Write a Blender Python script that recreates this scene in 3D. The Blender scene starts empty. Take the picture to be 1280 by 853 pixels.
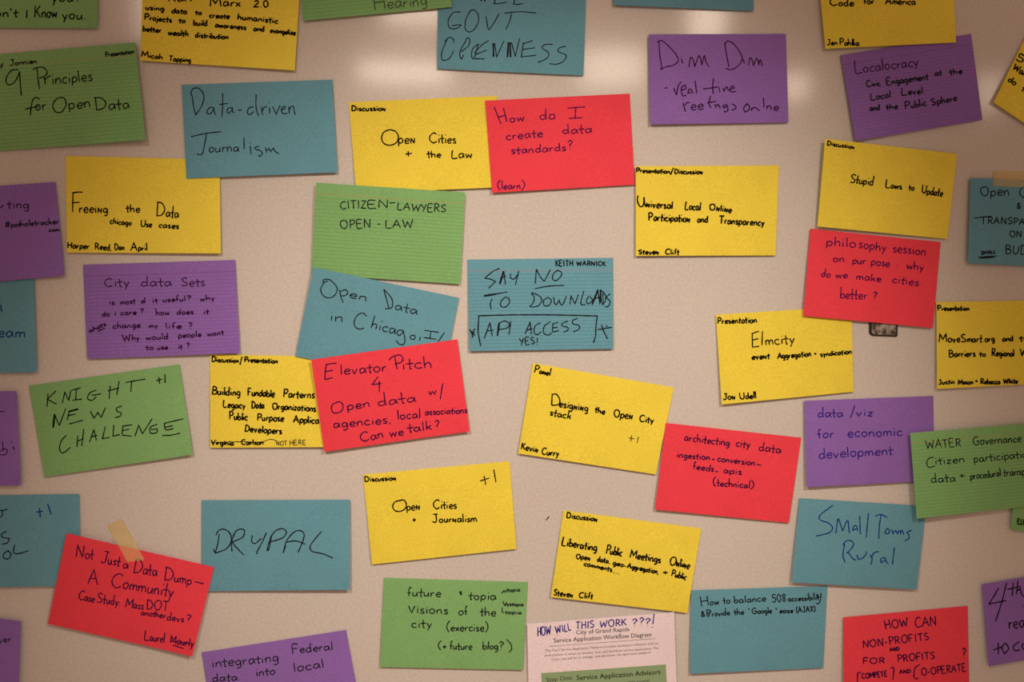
import bpy, bmesh, math, random
from mathutils import Vector, Matrix

# ---------------------------------------------------------------- camera, world, lamps, exposure
sc = bpy.context.scene
COL = sc.collection
ZC = 1.42                                    # height of the picture's middle above the floor
F, CX, CY = 1300.0, 640.0, 426.5             # focal length in pixels of the 1280 x 853 frame
YAW, PITCH, DIST = math.radians(6.10), math.radians(2.58), 0.919
cy_, sy_, cp_, sp_ = math.cos(YAW), math.sin(YAW), math.cos(PITCH), math.sin(PITCH)
Rm = Matrix(((cy_, 0, sy_), (0, 1, 0), (-sy_, 0, cy_))) @ Matrix(((1, 0, 0), (0, cp_, -sp_), (0, sp_, cp_)))
EX, EY, EN = Rm.col[0], Rm.col[1], Rm.col[2]  # the board's axes as the camera sees them
def to_world(v):
    return Vector((v.dot(EX), -v.dot(EN), v.dot(EY)))
CAM = to_world(Vector((0, 0, DIST))) + Vector((0, 0, ZC))
ax, ay, az = (to_world(Vector(a)) for a in ((1, 0, 0), (0, 1, 0), (0, 0, 1)))
cam_data = bpy.data.cameras.new('camera')
cam_data.sensor_width = 36.0
cam_data.lens = F * 36.0 / 1280.0
cam_data.clip_start = 0.01
cam = bpy.data.objects.new('camera', cam_data)
cam.matrix_world = Matrix(((ax.x, ay.x, az.x, CAM.x), (ax.y, ay.y, az.y, CAM.y), (ax.z, ay.z, az.z, CAM.z), (0, 0, 0, 1)))
COL.objects.link(cam)
sc.camera = cam

def on_board(px, py, lift=0.0):
    """the point at a height above the board (metres) that the picture shows at a pixel"""
    r = ax * ((px - CX) / F) - ay * ((py - CY) / F) - az
    t = (-lift - CAM.y) / r.y
    return CAM + r * t

world = bpy.data.worlds.new('world')
sc.world = world
world.use_nodes = True
world.node_tree.nodes['Background'].inputs[0].default_value = (1.0, 0.55, 0.34, 1)
world.node_tree.nodes['Background'].inputs[1].default_value = 0.315

LAMP = (1.0, 0.80, 0.615)
def spot(name, loc, aim, watts, half_deg, size, blend=1.0):
    d = bpy.data.lights.new(name, 'SPOT')
    d.energy = watts; d.color = LAMP; d.spot_size = math.radians(2 * half_deg); d.spot_blend = blend
    d.shadow_soft_size = size
    o = bpy.data.objects.new(name, d)
    o.location = loc
    o.rotation_euler = (Vector(aim) - Vector(loc)).to_track_quat('-Z', 'Y').to_euler()
    COL.objects.link(o)
AIM = (0.015, 0.0, ZC - 0.135)
spot('board_spotlight', (-0.535, -1.153, ZC + 0.789), AIM, 37.5, 17.5, 0.03)
spot('board_spotlight', (0.535, -1.153, ZC + 0.789), AIM, 42.5, 17.5, 0.03)

def ceiling_lamp(px, py, w, d_, watts, z=2.75):
    """a fitting on the ceiling behind the camera whose reflection falls on the glossy board at that pixel"""
    p = on_board(px, py)
    r = (p - CAM).normalized()
    r.y = -r.y
    loc = p + r * ((z - p.z) / r.z)
    d = bpy.data.lights.new('ceiling_lamp', 'AREA')
    d.shape = 'RECTANGLE'; d.size = w; d.size_y = d_; d.energy = watts * 1.6; d.color = (1.0, 0.80, 0.64)
    o = bpy.data.objects.new('ceiling_lamp', d)
    o.location = loc
    o.rotation_euler = (Vector((p.x, 0, 1.4)) - loc).to_track_quat('-Z', 'Y').to_euler()
    COL.objects.link(o)
for px, py, w, h, watts in ((505, 90, 0.52, 0.10, 1.7), (765, 84, 0.36, 0.20, 1.5), (884, 22, 0.16, 0.22, 1.0),
                            (994, 108, 0.12, 0.14, 0.55), (1236, 116, 0.10, 0.22, 0.5), (196, 8, 0.16, 0.3, 0.9), (520, 12, 0.3, 0.12, 1.0)):
    ceiling_lamp(px, py, w, h, watts)

sc.view_settings.view_transform = 'Standard'
sc.view_settings.look = 'None'
sc.view_settings.gamma = 1.0
sc.view_settings.use_curve_mapping = False
sc.view_settings.exposure = 0.0

# ---------------------------------------------------------------- materials
def principled(name, color, rough=0.8, spec=0.3):
    m = bpy.data.materials.new(name)
    m.use_nodes = True
    b = m.node_tree.nodes['Principled BSDF']
    b.inputs['Base Color'].default_value = (*color, 1)
    b.inputs['Roughness'].default_value = rough
    b.inputs['Specular IOR Level'].default_value = spec
    return m, m.node_tree, b

def paper(name, color, ruled=None, header=None, rough=0.75):
    """card stock with fine fibres; RULED: multiplier of the printed lines; HEADER: colour of the head line"""
    m, nt, b = principled(name, color, rough, 0.22)
    N, L = nt.nodes, nt.links
    tc = N.new('ShaderNodeTexCoord')
    n1 = N.new('ShaderNodeTexNoise'); n1.inputs['Scale'].default_value = 900; n1.inputs['Detail'].default_value = 3
    L.new(tc.outputs['Object'], n1.inputs['Vector'])
    n2 = N.new('ShaderNodeTexNoise'); n2.inputs['Scale'].default_value = 25; n2.inputs['Detail'].default_value = 2
    L.new(tc.outputs['Object'], n2.inputs['Vector'])
    mr = N.new('ShaderNodeMapRange'); mr.inputs[1].default_value = 0.25; mr.inputs[2].default_value = 0.75
    mr.inputs[3].default_value = 0.84; mr.inputs[4].default_value = 1.16
    L.new(n1.outputs[0], mr.inputs[0])
    mr2 = N.new('ShaderNodeMapRange'); mr2.inputs[1].default_value = 0.3; mr2.inputs[2].default_value = 0.7
    mr2.inputs[3].default_value = 0.96; mr2.inputs[4].default_value = 1.04
    L.new(n2.outputs[0], mr2.inputs[0])
    mu = N.new('ShaderNodeMath'); mu.operation = 'MULTIPLY'
    L.new(mr.outputs[0], mu.inputs[0]); L.new(mr2.outputs[0], mu.inputs[1])
    mix = N.new('ShaderNodeVectorMath'); mix.operation = 'SCALE'
    mix.inputs[0].default_value = color
    L.new(mu.outputs[0], mix.inputs['Scale'])
    out = mix.outputs[0]
    if ruled is not None:
        sep = N.new('ShaderNodeSeparateXYZ'); L.new(tc.outputs['Object'], sep.inputs[0])
        def math_(op, a, bb):
            k = N.new('ShaderNodeMath'); k.operation = op
            for i, v in enumerate((a, bb)):
                if isinstance(v, (int, float)): k.inputs[i].default_value = v
                else: L.new(v, k.inputs[i])
            return k.outputs[0]
        HEAD = 0.0300                                    # the head line lies 9.5 mm below the upper edge
        d = math_('SUBTRACT', HEAD, sep.outputs['Z'])
        fr = math_('FRACT', math_('DIVIDE', d, 0.00318), 0)
        line = math_('MULTIPLY', math_('LESS_THAN', fr, 0.16), math_('GREATER_THAN', d, 0.0016))
        mx = N.new('ShaderNodeMix'); mx.data_type = 'RGBA'
        L.new(line, mx.inputs[0]); L.new(out, mx.inputs[6]); mx.inputs[7].default_value = (*ruled, 1)
        head = math_('LESS_THAN', math_('ABSOLUTE', d, 0), 0.00028)
        mx2 = N.new('ShaderNodeMix'); mx2.data_type = 'RGBA'
        L.new(head, mx2.inputs[0]); L.new(mx.outputs[2], mx2.inputs[6]); mx2.inputs[7].default_value = (*header, 1)
        out = mx2.outputs[2]
    L.new(out, b.inputs['Base Color'])
    bp = N.new('ShaderNodeBump'); bp.inputs['Strength'].default_value = 0.12; bp.inputs['Distance'].default_value = 0.0004
    L.new(n1.outputs[0], bp.inputs['Height']); L.new(bp.outputs[0], b.inputs['Normal'])
    return m

YEL, RED, BLU, GRN, PUR = (0.85, 0.75, 0.08), (0.84, 0.06, 0.10), (0.13, 0.37, 0.52), (0.22, 0.495, 0.20), (0.275, 0.155, 0.58)
STOCK = {
    'yellow': paper('yellow_card_stock', YEL), 'red': paper('red_card_stock', RED), 'blue': paper('blue_card_stock', BLU),
    'green': paper('green_card_stock', GRN), 'purple': paper('purple_card_stock', PUR),
    'blue_ruled': paper('blue_ruled_card_stock', BLU, (0.085, 0.28, 0.41), (0.30, 0.26, 0.38)),
    'green_ruled': paper('green_ruled_card_stock', GRN, (0.15, 0.41, 0.14), (0.38, 0.36, 0.13)),
    'purple_ruled': paper('purple_ruled_card_stock', PUR, (0.22, 0.12, 0.47), (0.22, 0.085, 0.36)),
    'white': paper('white_print_paper', (0.86, 0.80, 0.93)),
}
def ink(name, color, rough=0.55):
    m, nt, b = principled(name, color, rough, 0.04)
    n = nt.nodes.new('ShaderNodeTexNoise'); n.inputs['Scale'].default_value = 700
    tc = nt.nodes.new('ShaderNodeTexCoord'); nt.links.new(tc.outputs['Object'], n.inputs['Vector'])
    mx = nt.nodes.new('ShaderNodeMix'); mx.data_type = 'RGBA'
    nt.links.new(n.outputs[0], mx.inputs[0])
    mx.inputs[6].default_value = (*[c * 0.7 for c in color], 1); mx.inputs[7].default_value = (*[c * 1.3 for c in color], 1)
    nt.links.new(mx.outputs[2], b.inputs['Base Color'])
    return m
INK = {
    'black': ink('black_marker_ink', (0.007, 0.005, 0.004)),
    'pen': ink('black_pen_ink', (0.010, 0.014, 0.018)),
    'grey': ink('grey_pen_ink', (0.06, 0.075, 0.04)),
    'violet': ink('violet_pen_ink', (0.10, 0.006, 0.09)),
    'plum': ink('plum_pen_ink', (0.04, 0.006, 0.06)),
    'blue': ink('blue_pen_ink', (0.008, 0.05, 0.26)),
    'indigo': ink('indigo_pen_ink', (0.04, 0.02, 0.30)),
    'print': ink('printer_ink', (0.05, 0.035, 0.035), 0.8),
    'printbold': ink('bold_printer_ink', (0.03, 0.03, 0.02), 0.8),
}

# ---------------------------------------------------------------- a single-stroke hand
LOW = {
 'a': (.95, ".8 .75 .55 1 .2 .85 .08 .4 .25 .02 .55 .15 .8 .7|.8 .95 .8 .3 .95 .02"),
 'b': (.9, ".1 1.6 .1 .02|.1 .55 .4 .95 .75 .8 .8 .35 .5 .02 .1 .15"),
 'c': (.8, ".75 .8 .5 1 .15 .75 .1 .3 .4 0 .78 .15"),
 'd': (.95, ".78 .7 .5 .95 .15 .75 .1 .25 .4 0 .75 .3|.8 1.6 .78 .4 .9 .02"),
 'e': (.85, ".12 .5 .5 .5 .78 .62 .65 .95 .35 .95 .1 .55 .2 .1 .5 0 .8 .15"),
 'f': (.62, ".65 1.5 .45 1.6 .28 1.3 .27 0|.02 .85 .55 .9"),
 'g': (.9, ".75 .8 .5 1 .15 .8 .12 .35 .4 .1 .7 .4 .78 .9|.78 .95 .78 -.1 .6 -.55 .2 -.5"),
 'h': (.9, ".1 1.6 .1 0|.1 .5 .4 .95 .7 .8 .75 0"),
 'i': (.36, ".18 .95 .18 0|.18 1.36 .2 1.28"),
 'j': (.4, ".25 .95 .25 -.3 .1 -.55 -.1 -.45|.26 1.36 .28 1.28"),
 'k': (.8, ".1 1.6 .1 0|.7 .95 .12 .42|.3 .55 .75 0"),
 'l': (.32, ".15 1.6 .16 0"),
 'm': (1.25, ".08 .95 .1 0|.1 .6 .35 .95 .55 .8 .58 0|.58 .6 .85 .95 1.08 .8 1.15 0"),
 'n': (.88, ".08 .95 .1 0|.1 .55 .4 .95 .68 .8 .75 0"),
 'o': (.9, ".45 1 .15 .8 .08 .4 .3 .02 .65 .1 .8 .5 .7 .9 .42 .98"),
 'p': (.9, ".1 .95 .1 -.6|.1 .6 .4 .98 .75 .8 .75 .3 .45 .02 .1 .2"),
 'q': (.9, ".75 .8 .5 1 .15 .8 .12 .35 .4 .1 .7 .4 .78 .9|.78 .95 .8 -.55"),
 'r': (.65, ".1 .95 .12 0|.12 .5 .3 .85 .6 .95"),
 's': (.7, ".62 .85 .4 1 .12 .82 .3 .55 .58 .35 .5 .05 .05 .1"),
 't': (.6, ".3 1.42 .3 .1 .5 .02|-.1 .9 .7 .98"),
 'u': (.9, ".08 .95 .1 .25 .35 0 .65 .3 .72 .95|.72 .9 .75 .2 .85 0"),
 'v': (.8, ".05 .95 .35 0 .7 .95"),
 'w': (1.15, ".05 .95 .28 0 .55 .75 .82 0 1.05 .95"),
 'x': (.75, ".05 .95 .7 0|.68 .95 .05 0"),
 'y': (.8, ".05 .95 .38 .1|.72 .95 .2 -.6"),
 'z': (.75, ".1 .92 .68 .95 .1 .02 .7 .02"),
 'Ñ': (.85, ".1 0 .12 .98 .66 .04 .7 1"),
 'É': (.7, ".65 1 .1 .95 .1 0 .65 .02|.1 .5 .55 .52"),
 '.': (.35, ".15 .05 .19 0"), ',': (.35, ".2 .1 .08 -.3"), '-': (.6, ".05 .5 .5 .52"), ':': (.35, ".15 .05 .19 0|.15 .7 .19 .65"),
 '+': (.8, ".35 .95 .36 .1|.02 .5 .72 .55"), "'": (.3, ".15 1.6 .12 1.25"),
 '"': (.45, ".12 1.6 .1 1.25|.32 1.6 .3 1.25"),
}
CAP = {
 'A': (.74, "0 0 .35 1 .68 0|.12 .38 .58 .4"), 'B': (.62, ".08 1 .08 0|.08 1 .45 .9 .42 .6 .1 .52|.1 .52 .55 .42 .5 .08 .08 0"),
 'C': (.7, ".65 .85 .4 1 .1 .7 .08 .3 .35 0 .66 .15"), 'D': (.7, ".1 1 .1 0|.02 .98 .4 .92 .65 .5 .45 .1 .08 0"),
 'E': (.6, ".55 1 .08 .98 .08 .02 .56 0|.08 .52 .45 .53"), 'F': (.58, ".55 1 .08 .98 .08 0|.08 .52 .45 .53"),
 'G': (.74, ".65 .85 .4 1 .1 .7 .08 .3 .35 0 .62 .15 .64 .45|.38 .45 .72 .47"), 'H': (.7, ".08 1 .08 0|.6 1 .62 0|.08 .5 .6 .52"),
 'I': (.3, ".15 1 .15 0"), 'J': (.58, ".42 1 .42 .2 .25 0 .03 .12|.15 1 .58 1"), 'K': (.64, ".08 1 .08 0|.56 1 .1 .42|.22 .55 .6 0"),
 'L': (.55, ".1 1 .08 .02 .52 0"), 'M': (.88, ".05 0 .12 1 .42 .3 .74 1 .82 0"), 'N': (.72, ".08 0 .1 1 .6 0 .64 1"),
 'O': (.8, ".4 1 .12 .82 .06 .4 .28 .02 .58 .08 .74 .5 .62 .9 .38 1"), 'P': (.6, ".1 1 .1 0|.02 .95 .35 1 .56 .78 .4 .52 .1 .46"),
 'R': (.64, ".1 1 .1 0|.02 .95 .35 1 .54 .78 .4 .54 .12 .48|.25 .5 .6 0"), 'S': (.6, ".54 .86 .34 1 .1 .82 .24 .56 .5 .38 .44 .08 .05 .08"),
 'T': (.66, ".33 1 .33 0|.02 .98 .64 1"), 'U': (.7, ".08 1 .1 .25 .34 0 .58 .25 .62 1"), 'V': (.66, ".03 1 .32 0 .62 1"),
 'W': (.98, ".03 1 .25 0 .48 .75 .7 0 .92 1"), 'X': (.64, ".05 1 .6 0|.58 1 .05 0"), 'Y': (.64, ".04 1 .32 .5|.6 1 .22 0"),
 'Z': (.64, ".06 .98 .58 1 .06 .02 .6 0"), '1': (.3, ".15 1 .15 0"), '2': (.6, ".06 .8 .3 1 .5 .75 .3 .4 .04 .02 .56 .02"),
 '0': (.62, ".3 1 .08 .7 .08 .3 .3 0 .52 .3 .5 .75 .3 1"), '5': (.6, ".54 1 .14 1 .1 .58|.1 .58 .4 .6 .5 .3 .3 .02 .04 .1"),
 '8': (.6, ".3 .52 .1 .75 .3 1 .5 .78 .1 .25 .3 0 .52 .25 .3 .52"), '4': (.62, ".4 1 .04 .35 .58 .38|.42 .7 .38 0"),
 '9': (.6, ".5 .85 .28 1 .06 .75 .2 .5 .5 .7|.52 .95 .46 0"), '?': (.55, ".05 .8 .28 1 .5 .78 .25 .5 .24 .28|.24 .06 .26 .02"),
 '!': (.28, ".14 1 .12 .3|.12 .05 .14 .01"), '/': (.45, ".42 1 .02 -.05"), '(': (.35, ".3 1.1 .08 .7 .08 .25 .28 -.15"),
 ')': (.35, ".05 1.1 .26 .7 .26 .25 .05 -.15"), '[': (.35, ".3 1.1 .08 1.1 .08 -.1 .3 -.1"), ']': (.35, ".05 1.1 .26 1.1 .26 -.1 .05 -.1"),
 '#': (.7, ".25 1 .18 0|.5 1 .43 0|.05 .65 .65 .68|.03 .32 .63 .35"), '&': (.65, ".6 0 .15 .7 .25 1 .42 .85 .1 .35 .15 .02 .35 .05 .58 .45"),
}
def strokes_of(s):
    out = []
    for part in s.split('|'):
        v = [float(k) for k in part.split()]
        out.append(list(zip(v[0::2], v[1::2])))
    return out
GLYPH = {k: (w, strokes_of(s), 0) for k, (w, s) in LOW.items()}
GLYPH.update({k: (w, strokes_of(s), 1) for k, (w, s) in CAP.items()})
rnd = random.Random(11)

def word(text, x0, y0, x1, y1, xh, cap, slant=0.0):
    """strokes of one handwritten word whose baseline runs from one point to the other"""
    xh, cap = xh * 0.84, cap * 0.95
    L = math.hypot(x1 - x0, y1 - y0)
    ca, sa = (x1 - x0) / L, (y1 - y0) / L
    gap = 0.14 * xh
    ws = [(g[0] * cap if g[2] else g[0] * xh) for g in (GLYPH[c] for c in text)]
    k = L / max(sum(ws) + gap * (len(text) - 1), 1e-6)
    out, x = [], 0.0
    for c, w in zip(text, ws):
        g = GLYPH[c]
        dy, sz, tilt = rnd.uniform(-.05, .05) * xh, rnd.uniform(.94, 1.06), rnd.uniform(-.06, .06)
        for st in g[1]:
            pts = []
            for gx, gy in st:
                if g[2]: X, Y = gx * cap, gy * cap
                else: X, Y = gx * xh, (gy * xh if gy <= 1 else xh + (gy - 1) / .6 * max(cap - xh, .3 * xh))
                X += rnd.uniform(-.025, .025) * xh; Y += rnd.uniform(-.025, .025) * xh
                X = x + X * k + (slant + tilt) * Y
                Y = Y * sz + dy
                pts.append((x0 + X * ca + Y * sa, y0 + X * sa - Y * ca))
            out.append(pts)
        x += (w + gap) * k
    return out

def smooth(pts, n=5):
    """Catmull-Rom through the points, kept sharp where the pen turns hard"""
    if len(pts) < 3: return pts
    cuts = [0]
    for i in range(1, len(pts) - 1):
        a, b, c = pts[i - 1], pts[i], pts[i + 1]
        u, v = (b[0] - a[0], b[1] - a[1]), (c[0] - b[0], c[1] - b[1])
        d = math.hypot(*u) * math.hypot(*v)
        if d > 0 and (u[0] * v[0] + u[1] * v[1]) / d < -0.12: cuts.append(i)
    cuts.append(len(pts) - 1)
    out = [pts[0]]
    for a, b in zip(cuts, cuts[1:]):
        q = pts[a:b + 1]
        q = [(2 * q[0][0] - q[1][0], 2 * q[0][1] - q[1][1])] + q + [(2 * q[-1][0] - q[-2][0], 2 * q[-1][1] - q[-2][1])]
        for i in range(1, len(q) - 2):
            p0, p1, p2, p3 = q[i - 1:i + 3]
            for s in range(1, n + 1):
                t = s / n
                out.append(tuple(.5 * (2 * p1[k] + (p2[k] - p0[k]) * t + (2 * p0[k] - 5 * p1[k] + 4 * p2[k] - p3[k]) * t * t
                                       + (3 * p1[k] - p0[k] - 3 * p2[k] + p3[k]) * t ** 3) for k in (0, 1)))
    return out

# ---------------------------------------------------------------- sheets of paper on the board
def tag(o, label=None, cat=None, group=None, kind=None):
    for k, v in (('label', label), ('category', cat), ('group', group), ('kind', kind)):
        if v: o[k] = v

def homography(quad):
    """picture -> (u, v) of a quad given as upper left, upper right, lower right, lower left"""
    (x0, y0), (x1, y1), (x2, y2), (x3, y3) = quad
    dx1, dx2, dx3 = x1 - x2, x3 - x2, x0 - x1 + x2 - x3
    dy1, dy2, dy3 = y1 - y2, y3 - y2, y0 - y1 + y2 - y3
    det = dx1 * dy2 - dx2 * dy1
    g, h = (dx3 * dy2 - dx2 * dy3) / det, (dx1 * dy3 - dx3 * dy1) / det
    m = Matrix(((x1 - x0 + g * x1, x3 - x0 + h * x3, x0), (y1 - y0 + g * y1, y3 - y0 + h * y3, y0), (g, h, 1)))
    inv = m.inverted()
    def f(x, y):
        v = inv @ Vector((x, y, 1))
        return v.x / v.z, v.y / v.z
    return f

SHEETS = []
class Sheet:
    def __init__(self, quad, lifts, bulge=0.7, curl=(), thick=0.25, clear=0.55):
        self.quad, self.uv = quad, homography(quad)
        self.bulge, self.curl, self.thick = bulge, curl, thick
        self.lift = list(lifts)                       # mm above the board at the four corners
        for _ in range(300):                          # raise it until it lies on what is under it
            worst = 0
            for s in SHEETS:
                for (x, y) in self.grid_px():
                    u, v = s.uv(x, y)
                    if -.03 <= u <= 1.03 and -.03 <= v <= 1.03:
                        a, b = self.uv(x, y)
                        a, b = min(max(a, 0), 1), min(max(b, 0), 1)
                        need = s.h(min(max(u, 0), 1), min(max(v, 0), 1)) + self.thick + clear - self.h(a, b)
                        if need > 0.01:
                            worst = max(worst, need)
                            w = ((1 - a) * (1 - b), a * (1 - b), a * b, (1 - a) * b)
                            n = sum(k * k for k in w)
                            for i in range(4): self.lift[i] += need * w[i] / n
            if worst < 0.02: break
        self.corner = [on_board(x, y, self.h(*c) / 1000) for (x, y), c in zip(quad, ((0, 0), (1, 0), (1, 1), (0, 1)))]
        for c in self.corner: c.y = 0
        tl, tr, br, bl = self.corner
        self.mid = (tl + tr + br + bl) / 4
        d = (tr + br) - (tl + bl)
        ang = math.atan2(d.z, d.x)
        self.mat = Matrix.Translation(self.mid) @ Matrix.Rotation(-ang, 4, 'Y')
        self.inv = self.mat.inverted()
        SHEETS.append(self)
    def grid_px(self):
        if not hasattr(self, '_g'):
            (x0, y0), (x1, y1), (x2, y2), (x3, y3) = self.quad
            self._g = []
            for i in range(17):
                for j in range(13):
                    u, v = i / 16, j / 12
                    w = ((1 - u) * (1 - v), u * (1 - v), u * v, (1 - u) * v)
                    self._g.append((w[0] * x0 + w[1] * x1 + w[2] * x2 + w[3] * x3, w[0] * y0 + w[1] * y1 + w[2] * y2 + w[3] * y3))
        return self._g
    def h(self, u, v):
        """height in mm of the face above the board"""
        l = self.lift
        z = l[0] * (1 - u) * (1 - v) + l[1] * u * (1 - v) + l[2] * u * v + l[3] * (1 - u) * v
        z += self.bulge * 16 * u * (1 - u) * v * (1 - v)
        for c, amt in self.curl:
            a = u if c in (1, 2) else 1 - u
            b = v if c in (2, 3) else 1 - v
            a, b = max(a, 0), max(b, 0)
            z += amt * (max(a - .55, 0) / .45) ** 2 * b ** 2
        return z
    def local(self, u, v, up=0.0):
        tl, tr, br, bl = self.corner
        p = tl * ((1 - u) * (1 - v)) + tr * (u * (1 - v)) + br * (u * v) + bl * ((1 - u) * v)
        uc, vc = min(max(u, 0), 1), min(max(v, 0), 1)
        p = Vector((p.x, -(self.h(uc, vc) + up) / 1000, p.z))
        return self.inv @ p
    def px(self, x, y, up=0.0):
        return self.local(*self.uv(x, y), up)

def mesh_object(name, verts, faces, mat, parent=None, smooth_=False):
    me = bpy.data.meshes.new(name)
    me.from_pydata([tuple(v) for v in verts], [], faces)
    me.update()
    if smooth_: me.polygons.foreach_set('use_smooth', [True] * len(me.polygons))
    me.materials.append(mat)
    o = bpy.data.objects.new(name, me)
    COL.objects.link(o)
    if parent: o.parent = parent
    return o

def leaf(name, sh, mat, parent, nu=28, nv=18):
    """the sheet itself: two faces and four cut edges"""
    V, Fc = [], []
    for up in (0.0, -sh.thick):
        for j in range(nv + 1):
            for i in range(nu + 1):
                V.append(sh.local(i / nu, j / nv, up))
    n = (nu + 1) * (nv + 1)
    at = lambda i, j, b: b * n + j * (nu + 1) + i
    for j in range(nv):
        for i in range(nu):
            Fc.append((at(i, j, 0), at(i, j + 1, 0), at(i + 1, j + 1, 0), at(i + 1, j, 0)))
            Fc.append((at(i, j, 1), at(i + 1, j, 1), at(i + 1, j + 1, 1), at(i, j + 1, 1)))
    for i in range(nu):
        Fc.append((at(i, 0, 0), at(i + 1, 0, 0), at(i + 1, 0, 1), at(i, 0, 1)))
        Fc.append((at(i, nv, 0), at(i, nv, 1), at(i + 1, nv, 1), at(i + 1, nv, 0)))
    for j in range(nv):
        Fc.append((at(0, j, 0), at(0, j, 1), at(0, j + 1, 1), at(0, j + 1, 0)))
        Fc.append((at(nu, j, 0), at(nu, j + 1, 0), at(nu, j + 1, 1), at(nu, j, 1)))
    return mesh_object(name, V, Fc, mat, parent)

def ribbon(pts, w, V, Fc, put, step=12.0):
    """a pen stroke of width w (in the same units as its points) with round ends"""
    q, fine = [pts[0]], [pts[0]]
    for a, b in zip(pts, pts[1:]):                       # long strokes follow the bend of the card
        k = max(1, int(math.hypot(b[0] - a[0], b[1] - a[1]) / step))
        fine += [(a[0] + (b[0] - a[0]) * i / k, a[1] + (b[1] - a[1]) * i / k) for i in range(1, k + 1)]
    for p in fine[1:]:
        if math.hypot(p[0] - q[-1][0], p[1] - q[-1][1]) > 0.04: q.append(p)
    if len(q) == 1: q.append((q[0][0] + .1, q[0][1] + .05))
    r = w / 2
    n = len(q)
    dirs = []
    for i in range(n):
        a, b = q[max(i - 1, 0)], q[min(i + 1, n - 1)]
        d = (b[0] - a[0], b[1] - a[1]); l = math.hypot(*d)
        if l < 1e-6:
            b = q[min(i + 1, n - 1)] if i < n - 1 else q[i]; a = q[i] if i < n - 1 else q[i - 1]
            d = (b[0] - a[0], b[1] - a[1]); l = math.hypot(*d) or 1
        dirs.append((d[0] / l, d[1] / l))
    base = len(V)
    ph = rnd.uniform(0, 6)
    def cap(c, d, sgn):
        ids = []
        a0 = math.atan2(d[1], d[0])
        for k in range(1, 4):
            a = a0 + sgn * (math.pi / 2) + sgn * (math.pi * k / 4)
            ids.append(len(V)); V.append(put(c[0] + r * math.cos(a), c[1] + r * math.sin(a)))
        return ids
    pair = []
    for i in range(n):
        (x, y), (dx, dy) = q[i], dirs[i]
        rr = r * (1 + .10 * math.sin(i * .9 + ph))
        if 0 < i < n - 1:                                # keep the width through a bend
            e = (q[i + 1][0] - x, q[i + 1][1] - y); l = math.hypot(*e) or 1
            c = abs(e[0] * dx + e[1] * dy) / l
            rr /= max(c, .6)
        pair.append((len(V), len(V) + 1))
        V.append(put(x - dy * rr, y + dx * rr)); V.append(put(x + dy * rr, y - dx * rr))
    for (a, b), (c, d) in zip(pair, pair[1:]): Fc.append((a, b, d, c))
    e = cap(q[-1], dirs[-1], -1)                         # from +normal over the tip to -normal
    Fc.append((pair[-1][0], pair[-1][1], *reversed(e)))
    s = cap(q[0], (-dirs[0][0], -dirs[0][1]), -1)
    Fc.append((pair[0][1], pair[0][0], *reversed(s)))

def lettering(name, sh, parent, zone, pen, mat, text, slant=0.0, up=0.07):
    """one block of handwriting; ZONE: origin and scale of the coordinates its lines are given in"""
    ox, oy, s = zone
    V, Fc = [], []
    put = lambda x, y: sh.px(ox + x / s, oy + y / s, up)
    for line in text.strip().split('\n'):
        line = line.strip()
        if not line: continue
        if line[0] == '~':
            for part in line[1:].split('|'):             # a star marks a stroke gone over twice
                w = pen * 1.7 if '*' in part else pen
                for st in strokes_of(part.replace('*', ' ')): ribbon(smooth(st), w * s, V, Fc, put)
        else:
            p = line.split(None, 6)
            x0, y0, x1, y1, xh, cap = (float(k) for k in p[:6])
            for st in word(p[6], x0, y0, x1, y1, xh, cap, slant): ribbon(smooth(st, 4), pen * s, V, Fc, put)
    return mesh_object(name, V, Fc, mat, parent)

CARD_GROUP = 'coloured index cards stuck to the whiteboard'
def card(quad, stock, label, zone, blocks, lifts=None, bulge=None, curl=()):
    if lifts is None:
        x = sum(q[0] for q in quad) / 4
        k = max(-1, min(1, (x - 600) / 400))
        lifts = (0.7 + max(k, 0) * 1.0, 0.7 + max(-k, 0) * 1.0, 2.4 + max(-k, 0) * 1.6, 2.4 + max(k, 0) * 1.6)
    sh = Sheet(quad, lifts, rnd.uniform(.3, 1.0) if bulge is None else bulge, curl)
    root = bpy.data.objects.new('index_card', None)
    root.empty_display_size = 0.02
    root.matrix_world = sh.mat
    COL.objects.link(root)
    tag(root, label, 'card', CARD_GROUP)
    leaf('card_stock', sh, STOCK[stock], root)
    for b in blocks:
        name, inkname, pen, text = b[:4]
        lettering(name, sh, root, zone, pen, INK[inkname], text, b[4] if len(b) > 4 else 0.0)
    return sh, root

# ---------------------------------------------------------------- the wall and the whiteboard
def box(name, lo, hi, mat, parent=None, bevel=0.0):
    bm = bmesh.new()
    bmesh.ops.create_cube(bm, size=1)
    for v in bm.verts:
        v.co = Vector([lo[i] + (v.co[i] + .5) * (hi[i] - lo[i]) for i in range(3)])
    if bevel: bmesh.ops.bevel(bm, geom=bm.edges[:], offset=bevel, segments=3, affect='EDGES', profile=.5)
    me = bpy.data.meshes.new(name); bm.to_mesh(me); bm.free()
    me.materials.append(mat)
    o = bpy.data.objects.new(name, me); COL.objects.link(o)
    if parent: o.parent = parent
    return o

wall_mat, nt, b = principled('painted_wall', (0.62, 0.60, 0.56), 0.9, 0.2)
n = nt.nodes.new('ShaderNodeTexNoise'); n.inputs['Scale'].default_value = 220
bp = nt.nodes.new('ShaderNodeBump'); bp.inputs['Strength'].default_value = 0.15; bp.inputs['Distance'].default_value = 0.001
nt.links.new(n.outputs[0], bp.inputs['Height']); nt.links.new(bp.outputs[0], b.inputs['Normal'])
tag(box('wall_back', (-2.6, 0.022, 0), (2.6, 0.12, 2.75), wall_mat), kind='structure')

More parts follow.
